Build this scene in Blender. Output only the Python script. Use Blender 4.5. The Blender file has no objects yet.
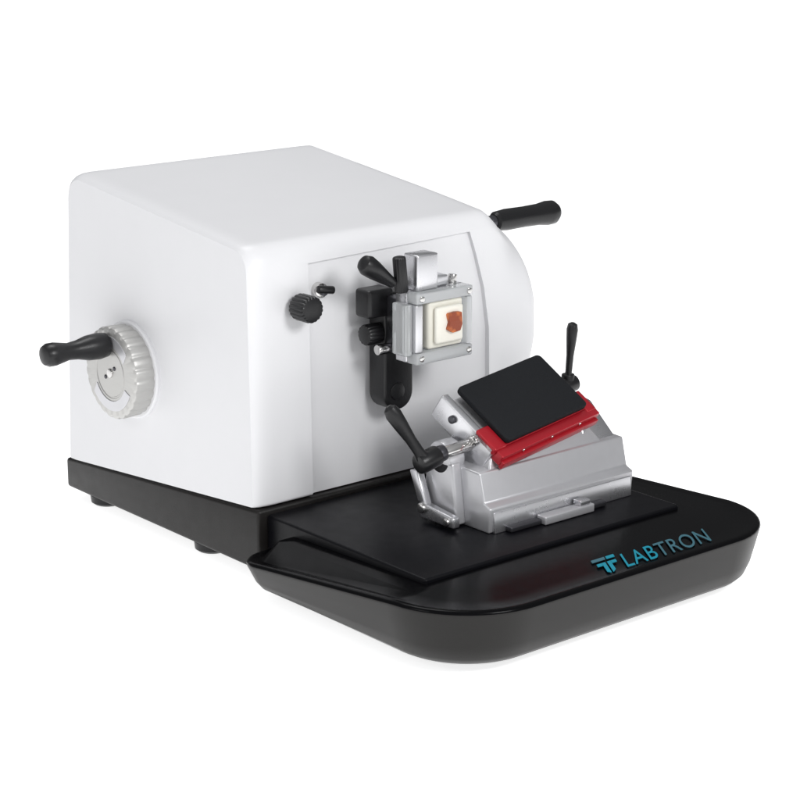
import bpy, bmesh, math, random
from mathutils import Vector, Matrix
R=math.radians
scene=bpy.context.scene
scene.view_settings.view_transform='Standard'
scene.view_settings.look='None'
scene.view_settings.exposure=0

# ------------------------------------------------------------ materials
def mat(name,col,rough=.5,metal=0,spec=.5,coat=0,bump=0,bscale=40,var=0,vscale=6,emis=0,rvar=0,stretch=None,col2=None):
    m=bpy.data.materials.new(name); m.use_nodes=True
    nt=m.node_tree; b=nt.nodes['Principled BSDF']
    b.inputs['Base Color'].default_value=(*col,1); b.inputs['Roughness'].default_value=rough
    b.inputs['Metallic'].default_value=metal; b.inputs['Specular IOR Level'].default_value=spec
    b.inputs['Coat Weight'].default_value=coat
    tc=nt.nodes.new('ShaderNodeTexCoord')
    src=tc.outputs['Object']
    if stretch:
        mp=nt.nodes.new('ShaderNodeMapping'); mp.inputs['Scale'].default_value=stretch
        nt.links.new(src,mp.inputs[0]); src=mp.outputs[0]
    if var or rvar or col2:
        n=nt.nodes.new('ShaderNodeTexNoise'); n.inputs['Scale'].default_value=vscale; n.inputs['Detail'].default_value=6
        nt.links.new(src,n.inputs['Vector'])
        if col2:
            r=nt.nodes.new('ShaderNodeValToRGB'); r.color_ramp.elements[0].position=.42; r.color_ramp.elements[1].position=.58
            r.color_ramp.elements[0].color=(*col,1); r.color_ramp.elements[1].color=(*col2,1)
            nt.links.new(n.outputs['Fac'],r.inputs[0]); nt.links.new(r.outputs[0],b.inputs['Base Color'])
        elif var:
            r=nt.nodes.new('ShaderNodeMapRange'); r.inputs['To Min'].default_value=1-var; r.inputs['To Max'].default_value=1+var
            nt.links.new(n.outputs['Fac'],r.inputs['Value'])
            v=nt.nodes.new('ShaderNodeVectorMath'); v.operation='SCALE'; v.inputs[0].default_value=col
            nt.links.new(r.outputs[0],v.inputs['Scale']); nt.links.new(v.outputs[0],b.inputs['Base Color'])
        if rvar:
            r=nt.nodes.new('ShaderNodeMapRange'); r.inputs['To Min'].default_value=max(0,rough-rvar); r.inputs['To Max'].default_value=rough+rvar
            nt.links.new(n.outputs['Fac'],r.inputs['Value']); nt.links.new(r.outputs[0],b.inputs['Roughness'])
    if bump:
        n=nt.nodes.new('ShaderNodeTexNoise'); n.inputs['Scale'].default_value=bscale; n.inputs['Detail'].default_value=4
        nt.links.new(src,n.inputs['Vector'])
        bp=nt.nodes.new('ShaderNodeBump'); bp.inputs['Strength'].default_value=bump; bp.inputs['Distance'].default_value=.02
        nt.links.new(n.outputs['Fac'],bp.inputs['Height']); nt.links.new(bp.outputs[0],b.inputs['Normal'])
    if emis:
        b.inputs['Emission Color'].default_value=(1,1,1,1); b.inputs['Emission Strength'].default_value=emis
    return m
WHITE=mat('white_paint',(.77,.77,.785),.40,spec=.4,bump=.05,bscale=60,var=.015,vscale=2)
BLK=mat('black_base_paint',(.009,.0078,.0072),.42,spec=.3,bump=.12,bscale=90,rvar=.08)
GLOSS=mat('black_gloss_plastic',(.0025,.0025,.003),.2,spec=.07,rvar=.05)
PLATE=mat('black_platform_paint',(.004,.004,.0055),.34,spec=.12,bump=.06,bscale=80,rvar=.08)
WALL=mat('black_tray_wall',(.010,.0092,.0085),.36,spec=.26,bump=.08,bscale=90)
RUB=mat('black_rubber',(.008,.008,.009),.34,spec=.4,bump=.06,bscale=60,rvar=.08)
FELT=mat('black_felt_pad',(.010,.011,.013),.75,spec=.2,bump=.25,bscale=120,var=.2,vscale=60)
SIL=mat('cast_aluminium',(.66,.66,.68),.28,metal=.93,bump=.015,bscale=70,var=.03,vscale=9,rvar=.03)
SATIN=mat('satin_silver_paint',(.60,.60,.62),.34,metal=.6,bump=.05,bscale=90,var=.04,vscale=7)
STEEL=mat('polished_steel',(.62,.61,.60),.18,metal=1,var=.06,vscale=12,rvar=.05)
BRUSH=mat('brushed_steel',(.52,.515,.50),.42,metal=.6,bump=.05,bscale=50,var=.05,vscale=20,stretch=(1,.2,6))
GROOVE=mat('wheel_groove_grey',(.30,.30,.30),.5,metal=.4)
DARKM=mat('dark_steel',(.08,.08,.09),.35,metal=.8,rvar=.1)
RED=mat('red_anodised',(.40,.010,.020),.33,metal=.25,spec=.5,var=.08,vscale=14,bump=.04)
CREAM=mat('cream_cassette',(.76,.74,.66),.5,spec=.4,var=.04,vscale=18)
WAX=mat('white_wax',(.82,.80,.72),.35,spec=.4,var=.03,vscale=20)
TISS=mat('orange_tissue',(.62,.17,.035),.4,vscale=7,bump=.4,bscale=14,col2=(.26,.045,.012))
TEAL=mat('teal_print',(.012,.26,.36),.5,spec=.2)
GREYT=mat('grey_teal_print',(.055,.15,.19),.5,spec=.2)
FLOOR=mat('glowing_white_sweep',(.9,.9,.9),.9,spec=0,var=.004,emis=.80)  # emission added: floor glows to stay white and wash out contact shadows
ACR=mat('clear_acrylic',(.84,.86,.87),.08,metal=0,spec=.6)
ACR.node_tree.nodes['Principled BSDF'].inputs['Transmission Weight'].default_value=.6

# ------------------------------------------------------------ helpers
class Part:
    def __init__(s,name,parent=None,label=None):
        s.name=name; s.parent=parent; s.label=label; s.bm=bmesh.new(); s.mats=[]
    def mi(s,m):
        if m not in s.mats: s.mats.append(m)
        return s.mats.index(m)
    def _merge(s,b,m,M=None):
        if M is not None: bmesh.ops.transform(b,matrix=M,verts=b.verts)
        bmesh.ops.recalc_face_normals(b,faces=b.faces)
        i=s.mi(m)
        for f in b.faces: f.material_index=i
        me=bpy.data.meshes.new('t'); b.to_mesh(me); b.free(); s.bm.from_mesh(me); bpy.data.meshes.remove(me)
    def prism(s,pts,axis,lo,hi,m,bev=.015,seg=3,M=None):
        b=bmesh.new(); A=[];B=[]
        for p in pts:
            for c,l in ((lo,A),(hi,B)):
                q=list(p); q.insert(axis,c); l.append(b.verts.new(q))
        b.faces.new(A); b.faces.new(B[::-1]); n=len(A)
        for i in range(n): b.faces.new([A[i],A[(i+1)%n],B[(i+1)%n],B[i]])
        bmesh.ops.recalc_face_normals(b,faces=b.faces)
        if bev:
            ed=[e for e in b.edges if e.calc_face_angle(0)>R(25)]
            bmesh.ops.bevel(b,geom=ed,offset=bev,segments=seg,affect='EDGES',profile=.5,clamp_overlap=True)
        s._merge(b,m,M); return s
    def box(s,x0,x1,y0,y1,z0,z1,m,bev=.015,seg=3,M=None):
        return s.prism([(x0,y0),(x1,y0),(x1,y1),(x0,y1)],2,z0,z1,m,bev,seg,M)
    def hexa(s,pts8,m,bev=.015,seg=3):
        b=bmesh.new(); v=[b.verts.new(p) for p in pts8]
        for f in ((0,1,2,3),(7,6,5,4),(0,4,5,1),(1,5,6,2),(2,6,7,3),(3,7,4,0)): b.faces.new([v[i] for i in f])
        bmesh.ops.recalc_face_normals(b,faces=b.faces)
        if bev: bmesh.ops.bevel(b,geom=list(b.edges),offset=bev,segments=seg,affect='EDGES',profile=.5,clamp_overlap=True)
        s._merge(b,m); return s
    def lathe(s,p0,p1,prof,m,n=48,flute=0,fn=0,scale=(1,1),fmin=0):
        p0=Vector(p0); d=(Vector(p1)-p0); d.normalize(); q=d.to_track_quat('Z','Y').to_matrix().to_4x4()
        b=bmesh.new(); rings=[]
        for t,r in prof:
            ring=[]
            for i in range(n):
                a=2*math.pi*i/n; rr=r
                if fn and r>fmin: rr=r*(1-flute*(0.5+0.5*math.cos(a*fn))**3)
                ring.append(b.verts.new((rr*math.cos(a)*scale[0],rr*math.sin(a)*scale[1],t)))
            rings.append(ring)
        for k in range(len(rings)-1):
            for i in range(n): b.faces.new([rings[k][i],rings[k][(i+1)%n],rings[k+1][(i+1)%n],rings[k+1][i]])
        b.faces.new(rings[0][::-1]); b.faces.new(rings[-1])
        s._merge(b,m,Matrix.Translation(p0)@q); return s
    def cyl(s,p0,p1,r,m,c=.012,r2=None,n=40,flute=0,fn=0):
        L=(Vector(p1)-Vector(p0)).length; r2=r if r2 is None else r2; c=min(c,r*.45,L*.4)
        return s.lathe(p0,p1,[(0,r-c),(c*.3,r-c*.3),(c,r),(L-c,r2),(L-c*.3,r2-c*.3),(L,r2-c)],m,n,flute,fn)
    def done(s,sharp=32):
        me=bpy.data.meshes.new(s.name); s.bm.to_mesh(me); s.bm.free()
        for m in s.mats: me.materials.append(m)
        for p in me.polygons: p.use_smooth=True
        me.set_sharp_from_angle(angle=R(sharp))
        o=bpy.data.objects.new(s.name,me); scene.collection.objects.link(o)
        if s.parent: o.parent=s.parent
        if s.label: o['label']=s.label
        return o
def fillet(poly,rad,n=6):
    out=[];N=len(poly)
    for i in range(N):
        p=Vector(poly[i]);a=(Vector(poly[i-1])-p);b=(Vector(poly[(i+1)%N])-p)
        r=rad[i] if isinstance(rad,(list,tuple)) else rad
        a.normalize();b.normalize();ang=a.angle(b);t=r/math.tan(ang/2)
        bis=(a+b).normalized();c=p+bis*(r/math.sin(ang/2))
        s=p+a*t-c;e=p+b*t-c;tot=s.angle_signed(e)
        for k in range(n+1):
            q=Matrix.Rotation(-tot*k/n,2)@s
            out.append(tuple(c+q))
    return out
def subdiv(pts,mx):
    out=[]
    for i in range(len(pts)):
        a=Vector(pts[i]);b=Vector(pts[(i+1)%len(pts)]); L=(b-a).length; k=max(1,int(math.ceil(L/mx)))
        for j in range(k): out.append(tuple(a.lerp(b,j/k)))
    return out

root=bpy.data.objects.new('rotary_microtome',None); scene.collection.objects.link(root)
root['label']='white rotary microtome with black base tray and silver knife holder'
root['category']='microtome'

# ------------------------------------------------------------ housing
poly=[(-.15,.88),(3.84,.55),(3.60,4.18),(-.10,3.76)]
prof=subdiv(fillet(poly,[.04,.04,.26,.24],8),.10)
cy,cz,RC=1.42,2.35,1.56
# (x, scale, blend towards the round gear cover)
secs=[(0.0,.962,0),(.02,.975,0),(.07,.988,0),(.14,.996,0),(.24,1.0,0),(3.36,1.0,0),(3.44,.999,.02),(3.50,.997,.05),(3.56,.994,.09),(3.62,.991,.15),(3.68,.988,.22),(3.74,.988,.31),(3.80,.988,.42),(3.88,.988,.56),(3.98,.988,.75),(4.07,.988,.9),(4.15,.985,1),(4.21,.97,1),(4.26,.94,1),(4.29,.90,1),(4.30,.86,1)]
bm=bmesh.new(); rings=[]
for x,sc,t in secs:
    ring=[]
    for (y,z) in prof:
        b_=min(1,max(0,(y-.9)/1.2)); b_=b_*b_*(3-2*b_)
        st_=min(1,max(0,(x-3.54)/.14)); st_=st_*st_
        te=t*(1-b_)+b_*st_ if t>0 else 0
        dx,dz=y-cy,z-cz; L=math.hypot(dx,dz); k=min(1,RC/L)
        k=1+(k-1)*te
        if t==0: yy=1.8+(y-1.8)*sc
        else: yy=cy+dx*sc*k
        zz=cz+dz*sc*k if z>cz else (z+(0 if x<1 else (1-sc)*.9) if t==0 else cz+dz*(sc*(1-.25*te)*k+.25*te))
        if zz>cz: zz-=.42*max(0,x-3.5)*((zz-cz)/1.5)**2
        ring.append(bm.verts.new((x,yy,max(zz,.56))))
    rings.append(ring)
n=len(prof)
for k in range(len(rings)-1):
    for i in range(n): bm.faces.new([rings[k][i],rings[k][(i+1)%n],rings[k+1][(i+1)%n],rings[k+1][i]])
bm.faces.new(rings[0]); bm.faces.new(rings[-1][::-1])
bmesh.ops.recalc_face_normals(bm,faces=bm.faces)
me=bpy.data.meshes.new('housing'); bm.to_mesh(me); bm.free(); me.materials.append(WHITE)
house=bpy.data.objects.new('housing',me); scene.collection.objects.link(house)
c=Part('cut'); c.prism([(.78,.5),(3.46,.5),(3.44,2.4),(3.36,2.9),(3.24,3.3),(3.14,3.58),(.78,3.52)],1,-.6,-.055,WHITE,bev=0)
cut=c.done()
md=house.modifiers.new('b','BOOLEAN'); md.operation='DIFFERENCE'; md.object=cut; md.solver='EXACT'
dg=bpy.context.evaluated_depsgraph_get(); me2=bpy.data.meshes.new_from_object(house.evaluated_get(dg))
house.modifiers.clear(); house.data=me2; me2.name='housing'
bpy.data.objects.remove(cut)
for p in me2.polygons: p.use_smooth=True
me2.set_sharp_from_angle(angle=R(32))
bv=house.modifiers.new('edge','BEVEL'); bv.width=.02; bv.segments=3; bv.limit_method='ANGLE'; bv.angle_limit=R(50)
house.parent=root

# ------------------------------------------------------------ base
b=Part('base',root)
b.prism([(-.17,.16),(3.87,.16),(3.87,.535),(-.17,.865)],0,.0,3.95,BLK,bev=.04)
b.done()
for (x,y) in ((.3,1.15),(.3,3.4),(3.5,1.15),(3.5,3.4)):
    Part('foot',root).lathe((x,y,0),(x,y,1),[(0,.17),(.03,.21),(.12,.22),(.2,.18)],RUB).done()
p=Part('platform',root); p.box(.12,3.86,-2.84,-.16,.3,.80,PLATE,bev=.03,seg=4); p.done()

# ------------------------------------------------------------ tray
def rimz(x,y):
    t=min(1,max(0,(-.4-y)/2.6)); bx=min(1,max(0,x/4.6))
    return (.47+.29*t)*(1-bx)+(.62+.14*t)*bx
def plan(ins):
    x0,x1,y0,y1=-.46+ins*1.05,4.54-ins,-3.96+ins,-.30-ins
    return fillet([(x0,y0),(x1,y0),(x1,y1),(x0,y1)],[max(1.05-ins,.1),max(.95-ins,.1),max(.35-ins,.05),max(.40-ins,.05)],14)
tp=Part('tray',root)
bt=bmesh.new(); rs=[]
prof_t=[(.38,'a',.08),(.28,'a',.10),(.21,'a',.14),(.15,'f',.10),(.09,'f',.35),(.035,'f',.75),(.005,'r',-.06),(.0,'r',-.035),(.012,'r',-.012),(.04,'r',0),(.08,'r',-.003),(.12,'r',-.010),(.16,'r',-.016),(.34,'b',.0),(.56,'b',.01),(1.2,'b',.015)]
for ins,kind,v in prof_t:
    ring=[]
    for (x,y) in plan(ins):
        rz=rimz(x,y)
        if kind=='a': z=v
        elif kind=='f': z=.14+(rz-.05-.14)*v
        elif kind=='r': z=rz+v
        else:
            q=min(1,max(0,(-2.2-y)/.7)); z=(max(rz-.02,.74))*q+((rz-.02)*.3+.75*.7)*(1-q)+v
        ring.append(bt.verts.new((x,y,z)))
    rs.append(ring)
N=len(rs[0])
for k in range(len(rs)-1):
    for i in range(N): bt.faces.new([rs[k][i],rs[k][(i+1)%N],rs[k+1][(i+1)%N],rs[k+1][i]])
bt.faces.new(rs[0]); bt.faces.new(rs[-1])
tp._merge(bt,GLOSS)
tray=tp.done(sharp=60)
tray.data.materials.append(WALL)
for pl in tray.data.polygons:
    if abs(pl.normal.z)<.75 and pl.center.z<rimz(pl.center.x,pl.center.y)-.03 : pl.material_index=1

# lettering printed on the tray
cu=bpy.data.curves.new('lettering','FONT'); cu.body='LABTRON'; cu.size=1; cu.extrude=.002; cu.space_character=1.08
cu.materials.append(TEAL); cu.materials.append(GREYT)
for i,ch in enumerate(cu.body_format): ch.material_index=0 if i<3 else 1
to=bpy.data.objects.new('t',cu); scene.collection.objects.link(to)
bpy.context.view_layer.update()
dg=bpy.context.evaluated_depsgraph_get(); tm=bpy.data.meshes.new_from_object(to.evaluated_get(dg))
bpy.data.objects.remove(to)
w=max(v.co.x for v in tm.vertices); zt=.7585
U=Vector((1.30/w,0,0)); V=Vector((.22,.34,0))/.72
for v in tm.vertices:
    q=Vector((2.02,-3.81,zt))+U*v.co.x+V*v.co.y; q.z+=v.co.z; v.co=q
tm.name='lettering'; lo=bpy.data.objects.new('lettering',tm); scene.collection.objects.link(lo); lo.parent=tray
em=Part('emblem',tray)
def epoly(pts,m,zo=0):
    bb=bmesh.new(); O=Vector((1.63,-3.82,zt+.003)); Ue=Vector((.33,0,0)); Ve=Vector((.24,.38,0))
    top=[bb.verts.new(O+Ue*a+Ve*c2) for a,c2 in pts]; f=bb.faces.new(top)
    r=bmesh.ops.extrude_face_region(bb,geom=[f]); bmesh.ops.translate(bb,vec=(0,0,-.006),verts=[g for g in r['geom'] if isinstance(g,bmesh.types.BMVert)])
    em._merge(bb,m)
epoly([(0,.84),(.58,.84),(.58,1.0),(0,1.0)],GREYT)
epoly([(.64,.84),(1.0,.84),(1.0,1.0),(.64,1.0)],TEAL)
epoly([(.12,.52),(.34,.52),(.34,.68),(.12,.68)],TEAL); epoly([(.35,.12),(.50,0),(.50,.68),(.35,.68)],TEAL)
epoly([(.58,0),(.73,.12),(.73,.68),(.58,.68)],TEAL); epoly([(.74,.52),(.96,.52),(.96,.68),(.74,.68)],TEAL)
em.done()

# ------------------------------------------------------------ coarse feed wheel on the side
cw=Part('coarse_feed_wheel',root)
W=(0.03,2.27,1.99)
cw.lathe(W,(-1,W[1],W[2]),[(0,.58),(.06,.58),(.08,.565),(.08,.49)],WHITE,n=96)
cw.lathe((-.03,W[1],W[2]),(-1,W[1],W[2]),[(0,.51),(.02,.54),(.23,.55),(.26,.54),(.275,.515),(.275,.30),(.268,.295),(.268,.28),(.275,.275),(.275,.01)],BRUSH,n=288,flute=.028,fn=24,fmin=.512)
cwo=cw.done()
for dy,dz in ((-.09,.07),(.10,-.06)):
    s_=Part('screw',cwo); s_.cyl((-.295,W[1]+dy,W[2]+dz),(-.316,W[1]+dy,W[2]+dz),.026,DARKM,n=20); s_.done()
s_=Part('hub_cap',cwo); s_.cyl((-.29,W[1],W[2]),(-.325,W[1],W[2]),.055,STEEL,n=32); s_.done()
for a0 in (25,205):
    s_=Part('scale_plate',cwo); pts=[]
    for r_,rng in ((.45,range(0,126,9)),(.33,range(126,-1,-9))):
        for d in rng: pts.append((W[1]+r_*math.cos(R(a0+d)),W[2]+r_*math.sin(R(a0+d))))
    s_.prism(pts,0,-.314,-.30,SATIN,bev=.003,seg=1); s_.done()
h=Part('handle',cwo)
hy,hz=2.30,2.33
h.cyl((-.26,hy,hz),(-.40,hy,hz),.07,DARKM)
h.lathe((-.32,hy,hz),(-2,hy,hz),[(0,.10),(.02,.14),(.12,.155),(.26,.145),(.40,.11),(.52,.10),(.62,.12),(.70,.135),(.78,.135),(.83,.11),(.85,.05)],RUB)
h.done()

# ------------------------------------------------------------ handwheel on the other side
hw=Part('handwheel',root)
H=(4.26,1.75,2.35)
hw.lathe(H,(9,H[1],H[2]),[(0,.3),(.10,.3),(.10,.95),(.13,1.01),(.26,1.03),(.32,1.0),(.34,.9),(.28,.8),(.28,.3),(.36,.28),(.36,.05)],SATIN,n=96)
hw.hexa([(4.36,1.2,3.0),(4.5,1.2,3.0),(4.5,1.05,2.85),(4.36,1.05,2.85),(4.36,1.02,3.40),(4.5,1.02,3.40),(4.5,.90,3.3),(4.36,.90,3.3)],RUB,bev=.03)
hwo=hw.done()
h=Part('handle',hwo)
h.cyl((4.42,.97,3.38),(4.6,.97,3.38),.08,DARKM)
h.lathe((4.5,.97,3.38),(9,.97,3.38),[(0,.09),(.03,.12),(.2,.135),(.5,.13),(.75,.135),(.9,.155),(1.0,.15),(1.06,.11),(1.07,.05)],RUB)
h.done()

# ------------------------------------------------------------ knob and button on the housing
k=Part('knob',root)
k.cyl((.60,-.08,3.08),(.60,-.2,3.08),.06,STEEL)
k.cyl((.60,-.16,3.08),(.60,-.42,3.08),.15,RUB,flute=.07,fn=18,n=108,c=.03)
k.done()
k=Part('release_button',root)
k.cyl((.94,-.04,3.2),(.94,-.14,3.2),.085,STEEL); k.cyl((.94,-.1,3.2),(.94,-.2,3.2),.05,DARKM)
k.cyl((.86,-.17,3.23),(1.06,-.19,3.2),.045,RUB)
k.done()

# ------------------------------------------------------------ specimen head
arm=Part('specimen_arm',root)
st=fillet([(1.60,1.75),(2.02,1.75),(2.02,3.12),(1.60,3.12)],[.2,.2,.06,.06],8)
arm.prism(st,1,-.42,-.13,RUB,bev=.03)
arm.cyl((1.85,-.03,2.6),(1.85,-.2,2.6),.2,DARKM)
arm.box(1.36,1.72,-.44,-.18,2.86,3.18,RUB,bev=.04)
arm.cyl((1.55,-.62,2.85),(1.98,-.62,2.85),.13,RUB,c=.03)
arm.box(1.62,2.3,-.62,-.4,2.45,3.1,DARKM,bev=.03)
arm.cyl((1.78,-.41,1.97),(1.78,-.435,1.97),.10,RUB,c=.01)
armo=arm.done()
k=Part('knob',armo); k.cyl((1.60,-.32,2.66),(1.38,-.32,2.66),.12,RUB,c=.03,flute=.06,fn=14,n=84); k.done()
k=Part('adjusting_screw',armo); k.cyl((1.42,-.5,2.52),(1.6,-.5,2.52),.06,STEEL); k.done()
k=Part('clamp_lever',armo); k.lathe((1.04,-.72,3.60),(1.44,-.74,3.32),[(0,.05),(.02,.09),(.08,.115),(.2,.105),(.4,.07),(.5,.055)],RUB); k.done()
cl=Part('specimen_clamp',armo)
x0,x1,z0,z1=1.60,2.42,2.40,3.20
cl.box(x0,x1,-.80,-.60,z0,z1,SIL,bev=.02)
cl.box(x0,x1,-.97,-.79,z0,z0+.13,ACR,bev=.02); cl.box(x0,x1,-.97,-.79,z1-.12,z1,ACR,bev=.02)
cl.box(x0,x0+.10,-.96,-.79,z0+.135,z1-.125,SIL,bev=.015); cl.box(x1-.08,x1,-.96,-.79,z0+.135,z1-.125,ACR,bev=.015)
cl.box(1.70,2.00,-.86,-.62,z1,3.60,SIL,bev=.02); cl.box(1.50,1.60,-.9,-.66,2.50,3.08,ACR,bev=.02)
cl.box(2.02,2.2,-.8,-.62,z1,3.32,SIL,bev=.02)
cl.box(x0+.14,x1-.12,-.80,-.79,z0+.16,z1-.15,DARKM,bev=.003)
clo=cl.done()
k=Part('clamp_screw',clo); k.cyl((1.56,-.76,3.2),(1.52,-.76,3.60),.075,RUB,c=.02,flute=.06,fn=12,n=72); k.done()
k=Part('clamp_screw',clo); k.cyl((2.30,-.74,3.18),(2.32,-.74,3.30),.05,STEEL,c=.01); k.done()
for x in (x0+.07,x1-.06):
    for z in (z0+.07,z1-.06):
        k=Part('screw',clo); k.cyl((x,-.965,z),(x,-.99,z),.035,STEEL,n=24); k.done()

cas=bpy.data.objects.new('tissue_cassette',None); scene.collection.objects.link(cas)
cas['label']='cream tissue cassette with orange sample held in the clamp'; cas['category']='cassette'
q=Part('cassette_body',cas); q.box(1.80,2.31,-.93,-.80,2.54,3.08,CREAM,bev=.04); q.box(1.86,2.26,-1.0,-.93,2.60,3.02,WAX,bev=.035); q.done()
q=Part('tissue_sample',cas)
q.prism(fillet([(1.99,2.76),(2.06,2.72),(2.17,2.73),(2.20,2.80),(2.19,2.94),(2.10,2.95),(1.99,2.94),(2.02,2.84)],.018,4),1,-1.045,-.98,TISS,bev=.02,seg=4); q.done()

# ------------------------------------------------------------ knife holder
kh=Part('knife_holder',root)
kh.prism([(-2.22,.80),(-1.2,.80),(-1.2,1.30),(-1.5,1.46),(-2.06,1.44),(-2.14,1.12),(-2.24,1.08)],0,1.55,3.74,SATIN,bev=.02)
kh.prism([(-2.27,.80),(-2.20,.80),(-2.20,1.03),(-2.25,1.03)],0,1.60,3.69,SIL,bev=.01)
kho=kh.done()
e1=Vector((1.235,.18,.095))*1.15; e2=Vector((.095,-.60,-.42))*1.14
A=Vector((1.94,-2.06,1.70))
u1=e1.normalized(); nrm=u1.cross(-e2).normalized()
if nrm.z<0: nrm=-nrm
u2=nrm.cross(u1).normalized()
if u2.z<0: u2=-u2
F=Matrix(((u1.x,u2.x,nrm.x,A.x),(u1.y,u2.y,nrm.y,A.y),(u1.z,u2.z,nrm.z,A.z),(0,0,0,1)))
wd=e1.length; ht=e2.length
q=Part('cradle',kho)
q.box(-.10,wd+.14,-.02,ht-.04,-.32,-.10,SATIN,bev=.02,M=F)
q.hexa([(1.72,-2.03,1.42),(3.45,-2.03,1.42),(3.45,-1.3,1.42),(1.72,-1.3,1.42),(1.80,-1.98,1.60),(3.35,-1.80,1.66),(3.35,-1.3,2.0),(1.80,-1.4,1.9)],SATIN,bev=.02)
q.hexa([(3.2,-1.98,1.42),(3.72,-1.98,1.42),(3.72,-1.35,1.42),(3.2,-1.35,1.42),(3.3,-1.75,1.90),(3.58,-1.7,1.82),(3.56,-1.4,1.88),(3.3,-1.4,1.98)],SIL,bev=.03)
q.done()
q=Part('end_plate',kho)
q.box(-.20,-.10,.0,ht+.02,-.34,-.02,SIL,bev=.02,M=F)
q.cyl(F@Vector((-.24,.25,-.12)),F@Vector((-.18,.25,-.12)),.06,STEEL); q.cyl(F@Vector((-.24,.6,-.14)),F@Vector((-.18,.6,-.14)),.045,DARKM)
q.done()
q=Part('blade_clamp',kho)
q.box(-.16,wd+.14,-.12,.0,-.17,-.03,RED,bev=.015,M=F)
q.box(-.14,wd+.12,-.16,-.11,-.20,-.10,RED,bev=.012,M=F)
q.box(-.12,wd+.10,-.0,.16,-.09,-.03,RED,bev=.01,M=F)
q.box(-.20,.0,-.02,.30,-.10,.0,RED,bev=.02,M=F)
q.box(wd-.02,wd+.14,-.05,.25,-.12,-.02,RED,bev=.02,M=F)
qo=q.done()
for t in (.15,.5,.85):
    q=Part('screw',qo); q.cyl(F@Vector((wd*t,-.115,-.07)),F@Vector((wd*t,-.13,-.07)),.02,STEEL,n=18); q.done()
q=Part('finger_guard',kho)
q.prism(fillet([(0,0),(wd,0),(wd,ht),(0,ht)],.06,6),2,-.02,.05,FELT,bev=.018,M=F)
q.done()
q=Part('clamp_lever',kho,'upright black clamping lever')
lx,ly,lz=3.50,-1.40,2.0
q.cyl((lx-.1,ly,lz-.06),(lx+.11,ly,lz-.04),.095,RUB); q.cyl((lx,ly,lz-.2),(lx,ly,lz+.08),.075,RUB)
q.lathe((lx,ly,lz),(lx+.04,ly-.02,lz+.68),[(0,.07),(.1,.05),(.3,.055),(.48,.075),(.60,.085),(.66,.07),(.68,.03)],RUB,scale=(1,.75))
q.done()
q=Part('clamp_lever',kho,'angled black clamping lever with round hub')
q.cyl((.98,-1.72,1.57),(1.26,-1.72,1.63),.115,RUB,c=.03); q.cyl((1.24,-1.72,1.63),(1.34,-1.72,1.64),.09,DARKM)
q.cyl((1.30,-1.72,1.63),(1.75,-1.72,1.66),.07,STEEL)
q.lathe((1.06,-1.75,1.60),(.70,-1.55,2.24),[(0,.09),(.12,.06),(.3,.06),(.5,.08),(.64,.09),(.72,.07),(.75,.03)],RUB,scale=(.75,1))
q.done()
q=Part('pivot_block',kho)
q.cyl((1.42,-1.55,1.52),(1.64,-1.55,1.52),.19,SATIN,c=.03)
q.hexa([(1.42,-1.85,.82),(1.56,-1.85,.82),(1.56,-1.25,.82),(1.42,-1.25,.82),(1.42,-1.76,1.5),(1.56,-1.76,1.5),(1.56,-1.36,1.5),(1.42,-1.36,1.5)],SATIN,bev=.03)
q.done()
q=Part('locking_arm',kho)
q.hexa([(1.28,-1.36,1.02),(1.38,-1.36,1.02),(1.38,-1.22,1.34),(1.28,-1.22,1.34),(1.28,-1.50,.98),(1.38,-1.50,.98),(1.38,-1.34,1.36),(1.28,-1.34,1.36)],SIL,bev=.015)
q.hexa([(1.28,-1.40,.84),(1.38,-1.40,.84),(1.38,-1.40,1.02),(1.28,-1.40,1.02),(1.28,-1.95,.84),(1.38,-1.95,.84),(1.38,-1.95,.96),(1.28,-1.95,.96)],SIL,bev=.02)
q.cyl((1.30,-1.45,.96),(1.24,-1.45,.96),.06,STEEL); q.cyl((1.30,-1.85,.9),(1.25,-1.85,.9),.045,STEEL)
q.done()
q=Part('rail_clip',kho)
q.box(1.75,3.2,-2.36,-2.26,.805,.865,DARKM,bev=.012)
q.box(2.2,2.95,-2.42,-2.28,.805,.90,SATIN,bev=.015)
q.box(2.75,2.9,-2.40,-2.28,.9,.96,SIL,bev=.01)
q.done()

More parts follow.
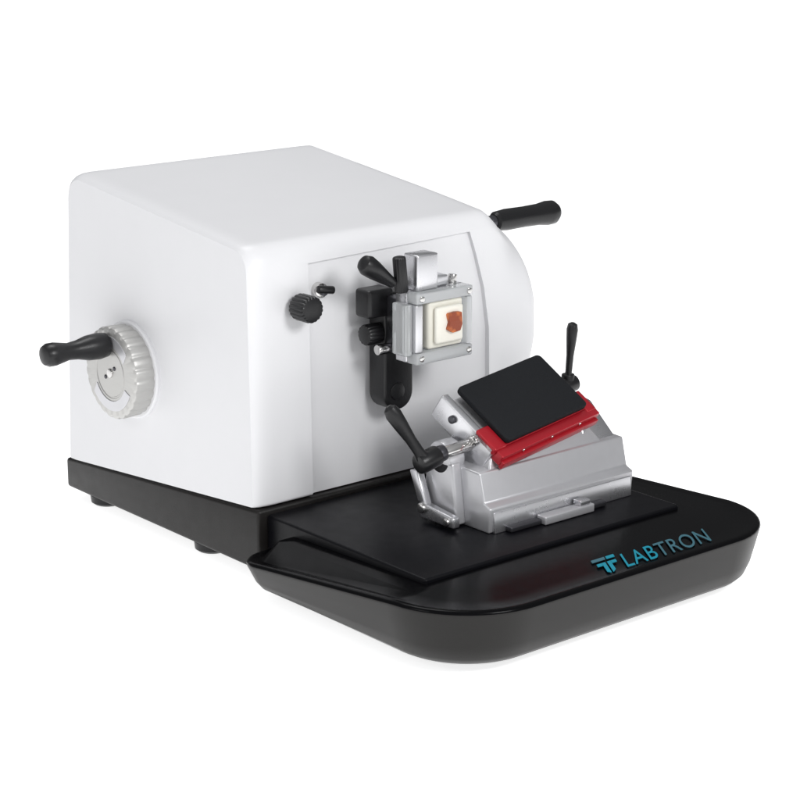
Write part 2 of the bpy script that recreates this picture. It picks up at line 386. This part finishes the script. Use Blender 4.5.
# ------------------------------------------------------------ floor
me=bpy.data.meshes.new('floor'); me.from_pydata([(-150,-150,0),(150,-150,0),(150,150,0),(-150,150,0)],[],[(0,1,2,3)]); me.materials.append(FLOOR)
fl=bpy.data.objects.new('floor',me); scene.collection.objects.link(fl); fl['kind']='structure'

# ------------------------------------------------------------ light: studio surroundings, darker on one side
w=bpy.data.worlds.new('World'); scene.world=w; w.use_nodes=True
nt=w.node_tree; bg=nt.nodes['Background']
tc=nt.nodes.new('ShaderNodeTexCoord'); dp=nt.nodes.new('ShaderNodeVectorMath'); dp.operation='DOT_PRODUCT'
dp.inputs[1].default_value=(-.45,-.35,.82)
nt.links.new(tc.outputs['Generated'],dp.inputs[0])
cr=nt.nodes.new('ShaderNodeMapRange'); cr.inputs['From Min'].default_value=-.5; cr.inputs['From Max'].default_value=.9
cr.inputs['To Min'].default_value=.06; cr.inputs['To Max'].default_value=.54
nt.links.new(dp.outputs['Value'],cr.inputs['Value']); nt.links.new(cr.outputs[0],bg.inputs['Strength'])
bg.inputs[0].default_value=(.97,.98,1,1)
def area(name,loc,tgt,size,power,col=(1,1,1)):
    l=bpy.data.lights.new(name,'AREA'); l.size=size; l.energy=power; l.color=col
    o=bpy.data.objects.new(name,l); scene.collection.objects.link(o); o.location=loc
    o.rotation_euler=(Vector(tgt)-Vector(loc)).to_track_quat('-Z','Y').to_euler()
area('softbox_front',(1,-14,10),(2,0,1.5),4,1180)
area('softbox_side',(-13,-2,9),(1,0,1.5),4,270)
area('softbox_top',(2,4,14),(2,0,2),5,480)

# ------------------------------------------------------------ camera
f=2100.; pitch=R(15.5); a=R(50)
fw=Vector((math.cos(a)*math.cos(pitch), math.sin(a)*math.cos(pitch), -math.sin(pitch)))
cd=bpy.data.cameras.new('camera'); cd.sensor_width=36; cd.lens=f/800*36; cd.clip_end=500
co=bpy.data.objects.new('camera',cd); scene.collection.objects.link(co)
co.location=(-12.86,-17.9151,8.1946); co.rotation_euler=fw.to_track_quat('-Z','Y').to_euler()
scene.camera=co
